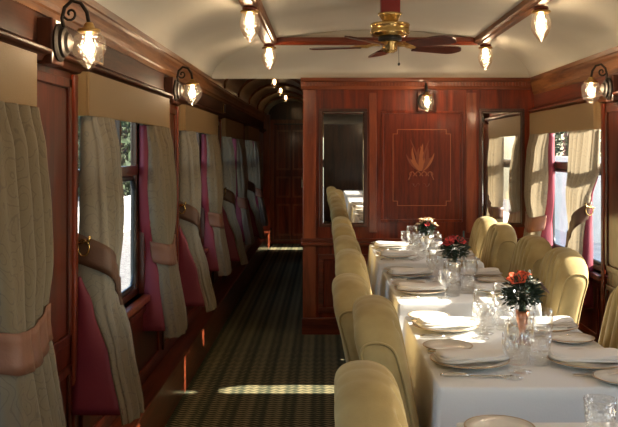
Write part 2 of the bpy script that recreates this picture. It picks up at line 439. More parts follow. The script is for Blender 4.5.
# rails
def rail_prof(c, z, w=.105):
    return [(c-w/2, z+.05), (c-w/2, z+.02), (c-w/2+.012, z+.012), (c-w/2+.022, z+.012), (c-w/2+.030, z), (c+w/2-.030, z), (c+w/2-.022, z+.012), (c+w/2-.012, z+.012), (c+w/2, z+.02), (c+w/2, z+.05)]
tr = struct('trim_3', MB().prism(rail_prof(RX0, 2.185), RY0, RY1, 'y'), M_CORN)
MB().prism(rail_prof(RX1, 2.185), RY0, RY1, 'y').build('ceiling_rail', M_CORN, tr)
MB().prism(rail_prof(RY1, 2.188, .09), RX0, RX1, 'x').build('cross_rail', M_WOODX, tr)
MB().prism(rail_prof(RY0, 2.188, .09), RX0, RX1, 'x').build('cross_rail', M_WOODX, tr)

# far partition with its mirrors and inlaid panel
PX0 = -.17
wf = struct('wall_far', MB().box(PX0, RW, YP, YP+.07, 0, 2.44), M_WOOD)
def pxx(x): return (x-325)/126.9
def pz(v): return EYE-(v-152)/126.9
pc = [(YP, 1.925), (YP-.012, 1.93), (YP-.016, 1.945), (YP-.022, 1.95), (YP-.022, 1.985), (YP-.034, 1.99), (YP-.040, 2.0), (YP-.044, 2.017), (YP, 2.02)]
co = MB().prism(pc, PX0-.02, RW-.04, 'x').build('cornice', M_CORNX, wf)
m = MB(); x = PX0
while x < RW-.06:
    m.box(x, x+.014, YP-.030, YP-.021, 1.953, 1.982); x += .026
m.build('dentil_band', M_ORANGE, co)
m = MB(); m.box(PX0-.004, PX0+.10, YP-.014, YP, .10, 1.925); m.build('pilaster', M_ORANGE, wf, bevel=.004)
m = MB(); m.box(pxx(369), pxx(376.5), YP-.010, YP, .80, 1.90); m.box(pxx(466), pxx(476), YP-.010, YP, .80, 1.90)
m.build('stile', M_ORANGE, wf, bevel=.003)
m = MB(); m.box(PX0-.02, RW, YP-.028, YP, .695, .725); m.box(PX0-.02, RW, YP-.018, YP, .725, .755); m.build('dado_rail', M_WOODX, wf, bevel=.006)
m = MB(); m.box(PX0-.012, RW, YP-.03, YP, 0, .13); m.build('skirting', M_WOODX, wf, bevel=.006)
for x0, x1 in ((-.05, .36), (.46, 1.02), (1.1, 1.6)):
    m = MB(); frame_xz(m, YP, x0, x1, .17, .63, .04, .016); m.build('lower_panel_frame', M_WOODX, wf, bevel=.006)
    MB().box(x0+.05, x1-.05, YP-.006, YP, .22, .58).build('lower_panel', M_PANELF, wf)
for nm, x0, x1, lab in (('l', pxx(322), pxx(364.5), 'tall narrow dark-framed mirror on the partition beside the corridor'), ('r', pxx(481.5), pxx(521.5), 'tall dark-framed mirror on the partition beside the right window')):
    t = thing('wall_mirror', lab, 'mirror', ((x0+x1)/2, YP, pz(224)), 0, 'mirrors on the partition')
    w = (x1-x0)/2; h = pz(111.5)-pz(224)
    m = MB(); frame_xz(m, 0, -w-.022, w+.022, -.022, h+.022, .024, .016); m.build('mirror_frame', M_DWOODZ, t, bevel=.003)
    m = MB(); b = .012
    f0 = [(-w, -.004, 0), (w, -.004, 0), (w, -.004, h), (-w, -.004, h)]; f1 = [(-w+b, -.009, b), (w-b, -.009, b), (w-b, -.009, h-b), (-w+b, -.009, h-b)]
    m.add(f0+f1, [(0,1,5,4), (1,2,6,5), (2,3,7,6), (3,0,4,7), (4,5,6,7)]); m.build('mirror_glass', M_MIRROR, t)
# inlaid panel
x0, x1, z0, z1 = pxx(381), pxx(462.5), pz(222), pz(111)
pan = MB(); frame_xz(pan, YP, x0, x1, z0, z1, .022, .016)
ip = pan.build('inlaid_panel_frame', M_WOOD, wf, bevel=.004)
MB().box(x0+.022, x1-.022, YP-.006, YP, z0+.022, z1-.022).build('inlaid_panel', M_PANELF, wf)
yi = YP-.0075
m = MB(); a0, a1, b0, b1 = pxx(393), pxx(450.5), pz(205.5), pz(129.5); c = .035; w = .005
pl = [(a0+c, b1), (a1-c, b1), (a1-c, b1-c), (a1, b1-c), (a1, b0+c), (a1-c, b0+c), (a1-c, b0), (a0+c, b0), (a0+c, b0+c), (a0, b0+c), (a0, b1-c), (a0+c, b1-c)]
for p, q in zip(pl, pl[1:]+pl[:1]):
    m.box(min(p[0], q[0])-w/2, max(p[0], q[0])+w/2, yi-.001, yi+.002, min(p[1], q[1])-w/2, max(p[1], q[1])+w/2)
m.build('inlay_stringing', M_INLAY, ip)
LK = [0]
def leafshape(mb, x, z, ang, L, wd, bend, mi=0, n=9):
    L1, R1 = [], []; LK[0] += 1; yi = YP-.0072-.00025*LK[0]
    for i in range(n):
        t = i/(n-1); an = ang+bend*t; 
        px = x+L*t*math.sin(ang+bend*t*.6); pzz = z+L*t*math.cos(ang+bend*t*.6)
        ww = wd*math.sin(PI*min(1, t*.95+.05))**.8/2
        L1.append((px-ww*math.cos(an), yi-.0005, pzz+ww*math.sin(an))); R1.append((px+ww*math.cos(an), yi-.0005, pzz-ww*math.sin(an)))
    mb.grid([L1, R1], smooth=False, mi=mi)
m = MB(); cxp, czp = pxx(421), pz(171)
for an, L, wd, bd, mi in ((-.05,.22,.03,.2,0),(.25,.20,.028,-.5,0),(-.35,.19,.028,.5,1),(.55,.20,.024,-.6,1),(-.65,.20,.024,.6,0),(.85,.17,.02,-.5,0),(-.95,.17,.02,.5,1),(.1,.26,.016,.25,1),(-.2,.27,.014,-.2,1),(.4,.13,.03,.3,1),(-.5,.12,.03,-.3,0),(.0,.13,.04,0,0)):
    leafshape(m, cxp+math.sin(an)*.02, czp, an, L, wd, bd, mi)
for k in range(4):
    xx = cxp-.072+.048*k
    pts = [(xx+.019*math.cos(q*PI/7), yi, czp-.025+.019*math.sin(q*PI/7)) for q in range(-2, 10)]
    m.tube(pts, .0035, 5, mi=0)
for sg in (-1, 1):
    m.tube([(cxp+sg*(.09-.012*math.cos(q*.5)), yi, czp-.01-.012*q) for q in range(6)], .003, 5, mi=0)
    m.tube([(cxp+sg*(.012+.009*q), yi, czp-.11+.014*math.sin(q*1.2)) for q in range(7)], .003, 5, mi=1)
m.build('inlay_motif', [M_INLAY, M_INLAYD], ip)

# corridor beyond the partition
YC = 12.1
wc = struct('wall_corridor', MB().box(PX0, PX0+.07, YP+.07, YC, 0, 2.44), M_WOOD)
m = MB()
for k in range(4):
    frame_yz(m, PX0, -1, YP+.3+k*1.3, YP+1.4+k*1.3, .85, 1.8, .04, .014); frame_yz(m, PX0, -1, YP+.3+k*1.3, YP+1.4+k*1.3, .17, .65, .04, .014)
m.build('wall_panel_frame', M_WOOD, wc)
m = MB(); rows = []
for i in range(15):
    t = PI*i/14; xx = lerp(LW+.04, PX0, (1-math.cos(t))/2); zz = 2.0+.24*math.sin(t)
    rows.append([(xx, YP+.02, zz), (xx, YE, zz)])
m.grid(rows)
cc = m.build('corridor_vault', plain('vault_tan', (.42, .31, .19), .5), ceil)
for y in (7.4, 8.6, 9.8, 11.0, 12.1):
    pts = [(lerp(LW+.04, PX0, (1-math.cos(PI*i/14))/2), y, 1.995+.235*math.sin(PI*i/14)) for i in range(15)]
    MB().tube(pts, .02, 6).build('vault_rib', M_CORN, ceil)
struct('wall_end', MB().box(LW, RW, YE-.1, YE, 0, 2.44), M_DWOODZ)
MB().box(PX0+.07, RW, YP+.07, YC, 2.02, 2.06).build('inner_ceiling', M_CREAM, ceil)
d = sgroup('door_1'); yd = YE-.1
MB().box(-.80, -.27, yd-.03, yd, .02, 1.86).build('door_leaf', M_WOOD, d)
m = MB(); frame_xz(m, yd-.03, -.86, -.21, 0, 1.94, .06, .02); m.build('door_frame', M_ORANGE, d)
m = MB()
for z0, z1 in ((.12, .62), (.72, 1.05), (1.15, 1.78)):
    frame_xz(m, yd-.03, -.76, -.54, z0, z1, .03, .012); frame_xz(m, yd-.03, -.51, -.31, z0, z1, .03, .012)
m.build('door_panel_frame', M_ORANGE, d)
h = MB().box(-.375, -.33, yd-.045, yd-.03, .88, 1.04).build('door_handle', M_CHROME, d, bevel=.004)
MB().tube([(-.35, yd-.045, .96), (-.35, yd-.09, .96), (-.35, yd-.09, 1.09), (-.35, yd-.075, 1.10)], .014, 8).build('handle_grip', M_CHROME, h)
struct('trim_4', MB().box(LW, LW+.1, 12.72, 12.80, 0, 2.0), M_ORANGE)

# ------------------------------------------------------------------ outside
g = struct('ground', MB().box(-60, 60, -30, 120, -1.1, -1.0), M_GROUND)
struct('ground', MB().box(2.4, 7, -20, 90, -1.0, -.9), M_STONE)
f = thing('picket_fence', 'white painted fence beyond the left windows across the gravel', 'fence', (-6.1, 36, -1.0))
m = MB()
for k in range(-56, 40): m.box(-.02, .02, k*.28, k*.28+.16, 0, 1.08)
m.build('picket', M_FENCE, f)['kind'] = 'stuff'
MB().box(.02, .06, -16, 11.3, .15, .22).build('rail', M_FENCE, f); MB().box(.02, .06, -16, 11.3, .72, .80).build('rail', M_FENCE, f)
def tree(label, loc, R, H, seed):
    rnd = random.Random(seed); t = thing('tree', label, 'tree', loc, 0, 'trees outside the windows')
    MB().tube([(0,0,0), (.05,.05,H*.3), (0,.1,H*.6)], [.22,.18,.1], 8).build('trunk', M_TRUNK, t)
    m = MB()
    for k in range(3200):
        th = rnd.uniform(0, 2*PI); ph = math.acos(rnd.uniform(-1, 1)); rr = R*(.55+.45*rnd.random()**.5)
        p = Vector((rr*math.sin(ph)*math.cos(th), rr*math.sin(ph)*math.sin(th), H*.55+rr*1.05*math.cos(ph)))
        a = Vector((rnd.gauss(0,1), rnd.gauss(0,1), rnd.gauss(0,1))).normalized(); b = a.orthogonal().normalized(); s = rnd.uniform(.18, .38)
        m.add([p-a*s, p+b*s*.5, p+a*s, p-b*s*.5], [(0,1,2,3)])
    o = m.build('foliage', M_TREE, t); o['kind'] = 'stuff'
tree('broad green tree seen through the nearest left window', (-11, 44, -1), 3.6, 6.0, 1)
tree('green tree behind the white fence, further along the line', (-13, 54, -1), 3.8, 6.5, 2)
tree('tall green tree furthest along the line outside', (-11, 68, -1), 4.2, 7.5, 3)
tree('hazy tree beyond the pale wall, seen through the right-hand window', (19, 66, -1), 4.5, 7.0, 4)
tree('rounded tree far beyond the pale wall on the right', (17, 76, -1), 4.0, 6.4, 5)
tag(MB().box(7, 7.4, 5, 80, -1.0, 1.3).build('platform_wall', M_STONE), 'pale stone wall seen beyond the right-hand window', 'wall')

# ------------------------------------------------------------------ pelmets and curtains
def pelmet(wx, s, a, L, label):
    t = thing('curtain_pelmet', label, 'pelmet', (wx, a+L/2, 1.57), 0, 'pelmets over the windows')
    h = L/2; d = .055*s
    MB().box(d, d-.012*s, -h, h, 0, .165).build('front_board', M_PELM, t, bevel=.003)
    for e in (-1, 1): MB().box(0, d-.012*s, e*h, e*(h-.012), 0, .165).build('end_return', M_PELM, t)
    MB().box(0, d-.012*s, -h+.012, h-.012, .153, .165).build('top_board', M_PELM, t)
def curtain(wx, s, rows, label, near, zt=1.57, seed=0):
    """rows: (z, y of the camera-side end, width along wall, depth, lining share); near = tied at the near jamb"""
    rnd = random.Random(seed); ph = rnd.uniform(0, 6)
    yb = rows[0][1]; t = thing('curtain', label, 'curtain', (wx, yb, 0), 0, 'tied-back window curtains')
    zb = rows[-1][0]; NZ = 34
    def sect(z, grow=0., foldk=1.):
        y0, w, d, l = smooth_rows(rows, z)
        tie = math.exp(-((z-.93)/.14)**2); amp = (.034 if near else .024)*(1-.7*tie)*foldk
        P = []
        for i in range(19):                       # camera-side end, from the lining edge outwards
            q = i/18; dep = l*d+(d-l*d)*math.sin(q*PI/2)
            yy = y0-grow+.05*(1-math.cos(q*PI/2))**1.5+amp*.9*(.7-abs(math.sin(PI*1.7*q+.5+.3*math.sin(z*3+ph))))*(1-q)
            P.append((dep+grow*q, yy))
        for i in range(1, 55):                    # room side with folds
            q = i/54
            dep = d*(1-.28*q**1.5)+amp*1.3*(2*abs(math.sin(PI*(3.8 if near else 3.4)*(q**.9)+.25*math.sin(z*4+ph)))**.7-1.25)*min(1, q*6)+grow
            P.append((dep, y0+.05+(w-.05)*q))
        P.append((.4*d+grow, y0+w+.012+grow)); P.append((.006, y0+w+.01+grow))
        return P
    m = MB(); R = []
    for j in range(NZ+1):
        z = lerp(zt, zb, j/NZ)
        R.append([(s*dd, y-yb, z) for dd, y in sect(z)])
    m.grid(R); m.build('panel', M_CURT, t)
    m = MB(); R = []
    for j in range(NZ+1):
        z = lerp(zt, zb+.035, j/NZ); y0, w, d, l = smooth_rows(rows, z)
        P = sect(z); e = P[0]; e2 = P[min(5, len(P)-1)]
        k = max(0, l)
        # from the folded-back edge towards the window
        start = -.02 if not near else .004
        pts = []
        for i in range(7):
            q = i/6
            pts.append((lerp(max(.012, e[0]+.012), start, q) if k > .01 else .02, e[1]-.004-.014*math.sin(q*PI)*(.6+.4*math.sin(z*9+ph)) if k > .01 else e[1]+.03))
        R.append([(s*dd, y-yb, z) for dd, y in pts])
    m.grid(R); m.build('lining', M_PINK, t, solid=.003)
    # tie-back band
    m = MB(); R = []
    n = len(sect(.9))
    for j in range(5):
        q = j/4; row = []
        for i in range(n):
            u = min(1, i/(n-8))
            zc = (lerp(1.075, .87, min(1, u*1.25)) if near else .915-.03*math.sin(PI*u))
            z = zc+.055-.11*q
            pp = sect(z, .010, .3)[i]
            row.append((s*pp[0], pp[1]-yb, z))
        R.append(row)
    m.grid(R); tb = m.build('tieback', M_LEATHD if near else M_LEATH, t, solid=.005)
    if near:
        y0 = smooth_rows(rows, 1.05)[0]; hk = MB()
        hk.tube([(s*(.03+.022*math.cos(a)), y0-yb-.02, 1.075+.03*math.sin(a)) for a in [2*PI*i/14 for i in range(14)]], .004, 6, closed=True)
        hk.tube([(0, y0-yb-.02, 1.09), (s*.05, y0-yb-.02, 1.10), (s*.055, y0-yb-.02, 1.12)], .006, 6)
        hk.build('hook', M_BRASS, tb)
    return t
def pair(wx, s, a, L, where, seed, near=True, far=True):
    if near:
        y = a+.05 if s > 0 else a+.16
        k = 1. if s > 0 else .9
        rows = [(1.57, y, .27*k, .054, .0), (1.44, y-.005, .28*k, .082, .0), (1.2, y-.01, .31*k, .098, 0), (.98, y-.03, .29*k, .115, .0), (.86, y-.04, .28*k, .12, .45), (.68, y-.08, .31*k, .165, .80), (.44, y-.13, .34*k, .225, .86)]
        if s < 0:
            y = a+.03; q = 1. if a > 4 else .4; y -= .08*(q < 1)
            rows = [(1.57, y, .44*q, .052, .0), (1.32, y+.01, .42*q, .07, 0), (1.16, y+.14, .29*q, .085, .1), (.98, y+.15, .25*q, .10, .4), (.86, y+.14, .26*q, .11, .5), (.68, y+.14, .28*q, .14, .6), (.44, y+.13, .30*q, .18, .6)]
        curtain(wx, s, rows, 'paisley curtain on its brass hook, near side of the '+where, True, seed=seed)
    if far:
        y = a+L-.44
        rows = [(1.57, y, .41, .054, .2), (1.44, y, .41, .085, .2), (1.25, y-.015, .43, .105, .15), (1.08, y+.0, .42, .115, .2), (.92, y+.06, .36, .108, .25), (.80, y+.04, .38, .13, .48), (.48, y-.01, .44, .185, .60)]
        curtain(wx, s, rows, 'paisley curtain with tan band, far side of the '+where, False, seed=seed+50)
wh = ['left window nearest the camera', 'second left window', 'third left window', 'fourth left window, inside the corridor', 'last left window in the corridor']
for i, a in enumerate(LA[1:]):
    pelmet(LW, 1, a, LEN if i else LEN-.03, 'beige fabric pelmet box over the '+wh[i]); pair(LW, 1, a, LEN, wh[i], i, near=i > 0)
for i, a in enumerate(RA[2:]):
    w = ('right window beside the near tables', 'right window next to the partition')[i]
    pelmet(RW, -1, a, 1.57, 'beige fabric pelmet box over the '+w); pair(RW, -1, a, 1.57, w, 20+i)

# ------------------------------------------------------------------ lamps
def globe_prof(r, h):
    # inverted drop: pointed tip below, widest above the middle
    K = [(0,.01),(.03,.12),(.08,.26),(.16,.46),(.27,.69),(.40,.88),(.53,.98),(.64,1.0),(.75,.95),(.86,.83),(.94,.71),(1,.62)]
    return [(r*b, h*a) for a, b in K]
def sconce_parts(t, s, wax, cord=False):
    # wax: unit direction out of the wall in x (or y for the partition)
    def P(d, z, q=0): return (s*d, q, z) if wax == 'x' else (q, -d, z)
    T = Matrix.Rotation(PI/2*(1 if s > 0 else -1), 4, 'Y') if wax == 'x' else Matrix.Rotation(PI/2, 4, 'X')
    MB().lathe([(.0,0),(.060,0),(.064,.008),(.056,.014),(.050,.016),(.048,.026),(.036,.030),(.030,.040),(.014,.046),(.001,.052)], n=40, smooth=False, T=Matrix.Translation(P(.055, 0)) @ T).build('backplate', M_IRON, t)
    bb = MB()
    if wax == 'x': bb.box(0, s*.056, -.06, .06, -.075, .075)
    else: bb.box(-.06, .06, -.056, 0, -.075, .075)
    bb.build('mounting_block', M_DWOODZ, t, bevel=.006)
    pts = [P(.085, .0), P(.075, .04), P(.068, .08), P(.076, .115), P(.100, .138), P(.130, .130), P(.150, .10), P(.157, .06)]
    MB().tube(pts, .0065, 8).build('arm', M_IRON, t)
    pts = [P(.072, .07)]+[P(.096+.024*(1-k/16)*math.cos(PI+k*.55), .095+.026*(1-k/16)*math.sin(PI+k*.55)) for k in range(14)]
    MB().tube(pts, .0045, 6).build('scroll', M_IRON, t)
    c = P(.157, 0)
    MB().lathe([(.012,.066),(.016,.058),(.020,.048),(.036,.044),(.038,.036),(.030,.030),(.0,.030)], c=c, n=20).build('gallery', M_GOLD, t)
    g = MB().lathe([(r, z-.092) for r, z in globe_prof(.056, .13)], c=c, n=28).build('glass_shade', M_GLOBE, t)
    MB().lathe([(.001,-.040),(.010,-.036),(.016,-.026),(.017,-.016),(.013,-.004),(.008,.006),(.006,.030)], c=c, n=14).build('bulb', M_BULB, t)
def sconce(loc, s, wax, label):
    t = thing('wall_lamp', label, 'wall lamp', loc, 0, 'wall lamps with faceted glass shades'); sconce_parts(t, s, wax); return t
ws = [sconce((LW, 2.77, 1.795), 1, 'x', 'lit faceted glass wall lamp on scrolled bronze arm nearest the camera, left wall')]
ws.append(dup(ws[0], (LW, 4.93, 1.795), label='lit faceted glass wall lamp between the second and third left windows'))
rs = sconce((RW, 4.73, 1.79), -1, 'x', 'lit faceted glass wall lamp on the right wall beside the pelmet')
dup(rs, (RW, 2.58, 1.79), label='faceted glass wall lamp on the right wall near the camera, beyond the frame')
sconce((.785, YP, 1.83), 1, 'y', 'small lit wall lamp on the partition above the inlaid panel')
def ceil_lamp(label, loc):
    t = thing('ceiling_lamp', label, 'ceiling lamp', loc, 0, 'egg-shaped glass lamps on the ceiling rails')
    MB().lathe([(.0,0),(.036,0),(.040,-.010),(.030,-.018),(.026,-.022)][::-1], n=20).build('ceiling_rose', M_WOODX, t)
    MB().lathe([(.045,-.032),(.050,-.026),(.048,-.020),(.03,-.016),(.0,-.016)], n=24).build('brass_collar', M_GOLD, t)
    MB().lathe([(r, z-.182) for r, z in globe_prof(.053, .152)], n=28).build('glass_shade', M_GLOBE, t)
    MB().lathe([(.001,-.105),(.012,-.095),(.018,-.075),(.014,-.05),(.010,-.03)], n=12).build('bulb', M_BULB, t)
    return t
RC = (RX0+RX1)/2
cl = ceil_lamp('egg-shaped glass lamp nearer the camera on the left ceiling rail', (RX0-.0, 4.355, 2.185))
dup(cl, (RX0, 5.86, 2.185), label='egg-shaped glass lamp at the far end of the left ceiling rail')
dup(cl, (RX1+.02, 4.355, 2.185), label='egg-shaped glass lamp nearer the camera on the right ceiling rail')
dup(cl, (RX1+.02, 5.86, 2.185), label='egg-shaped glass lamp at the far end of the right ceiling rail')
for y in (2.8, 1.25):
    for x, sd in ((RX0, 'left'), (RX1+.02, 'right')):
        dup(cl, (x, y, 2.185), label='egg-shaped glass lamp on the %s ceiling rail overhead, %s' % (sd, {2.8: 'just in front of the camera', 1.25: 'close above the camera', -.3: 'behind the camera'}[y]))
def corr_lamp(label, loc):
    t = thing('corridor_lamp', label, 'ceiling lamp', loc, 0, 'lamps along the corridor vault')
    MB().lathe([(.035,-.03),(.045,-.02),(.05,0),(0,0)], n=18).build('brass_collar', M_GOLD, t)
    MB().lathe([(r, z-.13) for r, z in globe_prof(.045, .10)], n=20).build('glass_shade', M_GLOBE, t)
    MB().lathe([(.001,-.085),(.014,-.07),(.014,-.04),(.008,-.03)], n=10).build('bulb', M_BULBC, t)
    return t
cx = (LW+.04+PX0)/2
k0 = None
for i, y in enumerate((7.75, 8.85, 10.1, 11.4)):
    lab = 'lit lamp on the corridor vault, %s from the saloon' % ('first', 'second', 'third', 'fourth')[i]
    k0 = corr_lamp(lab, (cx, y, 2.228)) if i == 0 else dup(k0, (cx, y, 2.228), label=lab)

# ------------------------------------------------------------------ ceiling fan
fx, fy = .363, 4.69
fan = thing('ceiling_fan', 'brass ceiling fan with dark wooden blades below a red hanging post', 'ceiling fan', (fx, fy, 0))
MB().box(-.053, .053, -.053, .053, 2.205, 2.293).build('post', M_REDW, fan, bevel=.004)
MB().lathe([(.040,2.150),(.046,2.165),(.062,2.195),(.070,2.207),(0,2.207)], n=28).build('canopy', M_BRASS, fan)
MB().lathe([(.045,2.075),(.10,2.080),(.108,2.090),(.112,2.098),(.108,2.104),(.108,2.136),(.112,2.141),(.106,2.150),(.05,2.157),(0,2.157)], n=36).build('motor_housing', M_BRASS, fan)
MB().lathe([(.001,1.985),(.022,1.988),(.038,1.997),(.043,2.010),(.043,2.035),(.050,2.040),(.050,2.052),(.043,2.056),(.043,2.076)], n=28).build('switch_housing', M_BRASS, fan)
MB().lathe([(.055,2.052),(.066,2.056),(.066,2.074),(.055,2.078)], n=28).build('flywheel', M_BLACK, fan)
bl = None
for k in range(5):
    ang = PI/2+.10+k*2*PI/5
    T = Matrix.Rotation(ang, 4, 'Z') @ Matrix.Translation((0, 0, 2.022)) @ Matrix.Rotation(math.radians(-11), 4, 'X')
    out = []
    for i in range(13):
        t = i/12; xx = .16+.30*t
        ww = lerp(.045, .062, min(1, t*1.5)) * (1 if t < .8 else math.sqrt(max(.02, 1-((t-.8)/.2)**2*.97)))
        out.append((xx, ww))
    up = [(x, w) for x, w in out]+[(x, -w) for x, w in out[::-1]]
    m = MB(); m.prism(up, -.004, .004, 'z')
    m.v = [T @ p for p in m.v]
    b = m.build('blade', M_FANB, fan)
    m = MB(); m.tube([(.055,0,.012),(.10,0,.012),(.13,.0,.004),(.20,0,.006)], [.010,.008,.010,.006], 8); m.box(.16, .22, -.03, .03, .0045, .008)
    for sg in (-1, 1): m.tube([(.09,0,.010),(.12,sg*.022,.008),(.16,sg*.02,.006),(.175,0,.006)], .005, 6)
    m.v = [T @ p for p in m.v]; m.build('blade_iron', M_GOLD, b)
m = MB(); m.tube([(.046,-.02,2.03), (.048,-.02,1.93)], .0012, 5); m.lathe([(.001,1.912),(.007,1.918),(.007,1.926),(.001,1.932)], c=(.048,-.02,0), n=10)
m.build('pull_chain', M_IRON, fan)

# ------------------------------------------------------------------ chairs (local: sitter faces +x)
def chair_parts(t):
    prof = [(-.115,.12),(-.128,.30),(-.150,.50),(-.176,.66),(-.197,.78),(-.213,.85),(-.222,.89),(-.225,.918),(-.218,.943),(-.198,.960),(-.165,.967),(-.130,.962),(-.100,.944),(-.080,.905),(-.060,.81),(-.040,.70),(-.020,.58),(-.005,.46),(.0,.30),(.0,.12)]
    # resample smoothly (Catmull-Rom)
    n = len(prof); pr = []
    for i in range(n-1):
        p0, p1, p2, p3 = prof[max(0, i-1)], prof[i], prof[i+1], prof[min(n-1, i+2)]
        for k in range(3):
            u = k/3
            pr.append(tuple(.5*((2*p1[c])+(-p0[c]+p2[c])*u+(2*p0[c]-5*p1[c]+4*p2[c]-p3[c])*u*u+(-p0[c]+3*p1[c]-3*p2[c]+p3[c])*u**3) for c in (0, 1)))
    pr.append(prof[-1])
    W = .242; NS = 64; rows = []
    for j in range(NS+1):
        q = -1+2*j/NS; ya = math.sin(q*PI/2)*.35+q*.65
        y = ya*W
        e = max(0, (abs(ya)-.60)/.40); sh = math.sqrt(max(0, 1-e**2.2))
        row = []
        for (x, z) in pr:
            c = -.065-.09*max(0, (z-.3)/.66)           # middle of the thickness
            xx = lerp(c, x, .36+.64*sh)
            # rounded shoulders
            drop = .12*abs(ya)**3.0*max(0, (z-.55)/.42)**1.5
            zz = z-drop
            # deep channel tufting on the front and over the roll
            front = min(1, max(0, (z-.44)/.1)) if x > -.10 else (.10 if z > .88 else 0)
            fan_ = max(0, min(1, (z-.5)/.3))
            seam = 0
            for sc in (-.68, -.34, 0, .34, .68):
                seam = max(seam, math.exp(-((ya-sc*(1-.12*fan_))/.055)**2))
            amp = .026*front*seam*sh
            if z > .90: zz -= amp*.8; 
            xx += (-amp if x > -.13 else amp*.6)
            row.append((xx, y*(1-.02*max(0, (z-.8)/.16)), zz))
        rows.append(row)
    m = MB(); m.grid(rows, closed_u=True, cap=True)
    b = m.build('backrest', M_VELVET, t)
    # piping along both edges of the back
    for sg in (-1, 1):
        j = 3 if sg < 0 else NS-3
        MB().tube([Vector(p)+Vector((0, sg*.004, 0)) for p in rows[j][2:-6]], .0045, 6).build('piping', M_VELVET, b)
    # seat: cushion over an upholstered rail
    def rbox(x0, x1, y0, y1, z0, z1, crown, r=.03):
        R = []
        NU, NV = 14, 14
        def ring(k, z): 
            pts = []
            cx_, cy_, hx, hy = (x0+x1)/2, (y0+y1)/2, (x1-x0)/2-k, (y1-y0)/2-k
            for i in range(32):
                a = 2*PI*i/32; ca, sa = math.cos(a), math.sin(a); f = (abs(ca)**6+abs(sa)**6)**(-1/6)
                pts.append((cx_+hx*ca*f, cy_+hy*sa*f, z))
            return pts
        for k, z in ((.012, z0), (0, z0+.012), (0, z1-r), (r*.3, z1-r*.3), (r, z1), (r*3, z1+crown*.6), (r*5, z1+crown)): R.append(ring(k, z))
        mm = MB(); mm.grid(R, closed_u=True, cap=True); return mm
    rbox(-.03, .235, -.245, .245, .14, .36, .0).build('seat_rail', M_VELVET, t)
    rbox(-.02, .24, -.24, .24, .355, .44, .012, .025).build('seat_cushion', M_VELVET, t)
    for x in (-.11, .18):
        for y in (-.2, .2):
            MB().lathe([(.014,0),(.018,.02),(.024,.15)], c=(x, y, 0), n=12).build('leg', M_DWOODZ, t)
TN = ['nearest table, cut off by the frame', 'table with the orange lily posy', 'table with the red flower posy', 'table with the pale star-flower posy']
LY = [(1.82, 0, 'far', -.03), (2.70, 1, 'near', .040), (3.20, 1, 'far', -.022), (4.02, 2, 'near', 0), (4.69, 2, 'far', 0), (5.47, 3, 'near', .0), (6.06, 3, 'far', 0)]
c0 = thing('dining_chair', '', 'chair', (0,0,0), 0, 'upholstered dining chairs'); chair_parts(c0)
first = True
for y, k, e, dx in LY:
    lab = 'mustard velvet roll-top chair on the corridor side, %s seat of the %s' % (e, ['nearest table', 'lily table', 'red flower table', 'star flower table'][k])
    rz = random.uniform(-.03, .03)
    if first: c0.location = (.275+dx, y, 0); c0.rotation_euler = (0,0,rz); c0['label'] = lab; first = False
    else: dup(c0, (.275+dx, y, 0), rz, lab)
for y, k, e in ((3.06, 1, 'far'), (4.10, 2, 'near'), (4.69, 2, 'far'), (5.55, 3, 'near'), (6.08, 3, 'far')):
    lab = 'mustard velvet roll-top chair on the window side, %s seat of the %s' % (e, ['nearest table', 'lily table', 'red flower table', 'star flower table'][k])
    dup(c0, (1.01, y, 0), PI+random.uniform(-.03, .03), lab)

# ------------------------------------------------------------------ tables
TC = [1.60, 2.97, 4.345, 5.715]; TX = .655; HX, HY = .325, .53; TZ = .75
def table_parts(t):
    MB().box(-HX+.01, HX-.01, -HY+.01, HY-.01, .715, .742).build('table_top', M_WOODY, t, bevel=.004)
    for y in (-.36, .36):
        MB().lathe([(.11,0),(.11,.02),(.05,.04),(.035,.08),(.032,.68),(.06,.715)], c=(0, y, 0), n=20).build('pedestal', M_IRON, t)
def cloth_mesh(seed):
    rnd = random.Random(seed); ph = [rnd.uniform(0, 6) for _ in range(6)]
    def ring(grow, z, wav):
        P = []
        def pt(x, y, nx, ny, u):
            w = wav*(math.sin(u*17+ph[0])*.5+math.sin(u*29+ph[1])*.35+.25*math.sin(u*7+ph[2]))
            P.append((x+nx*(grow+w), y+ny*(grow+w), z))
        nL, nW, nc = 40, 26, 6; r = .012; per = 0
        sides = [((HX, -HY+r), (HX, HY-r), (1, 0), nL), ((HX-r, HY), (-HX+r, HY), (0, 1), nW), ((-HX, HY-r), (-HX, -HY+r), (-1, 0), nL), ((-HX+r, -HY), (HX-r, -HY), (0, -1), nW)]
        for si, (a, b, nn, n) in enumerate(sides):
            for i in range(n):
                q = i/(n-1); pt(lerp(a[0], b[0], q), lerp(a[1], b[1], q), nn[0], nn[1], per+q*(1.05 if n == nL else .65))
            per += 1.05 if n == nL else .65
            n2 = sides[(si+1) % 4][2]; ccx = (HX-r)*(1 if nn[0]+n2[0] > 0 else -1); ccy = (HY-r)*(1 if nn[1]+n2[1] > 0 else -1)
            for i in range(1, nc):
                q = i/nc*PI/2; vx, vy = nn[0]*math.cos(q)+n2[0]*math.sin(q), nn[1]*math.cos(q)+n2[1]*math.sin(q)
                w = wav*2.2*math.sin(q*2)
                P.append((ccx+vx*(r+grow+w), ccy+vy*(r+grow+w), z))
        return P
    R = [ring(-.006, TZ, 0), ring(-.002, TZ-.0015, 0), ring(.0, TZ-.005, 0), ring(.003, TZ-.014, 0)]
    for j in range(1, 11):
        q = j/10; R.append(ring(.003+.012*q, TZ-.014-.245*q, .010*q**1.2))
    m = MB(); m.grid(R, closed_u=True)
    n = len(R[0]); m.f.append(list(range(n))); m.sm.append(True); m.mi.append(0)
    return m
tab0 = thing('dining_table', '', 'table', (0,0,0), 0, 'dining tables'); table_parts(tab0)
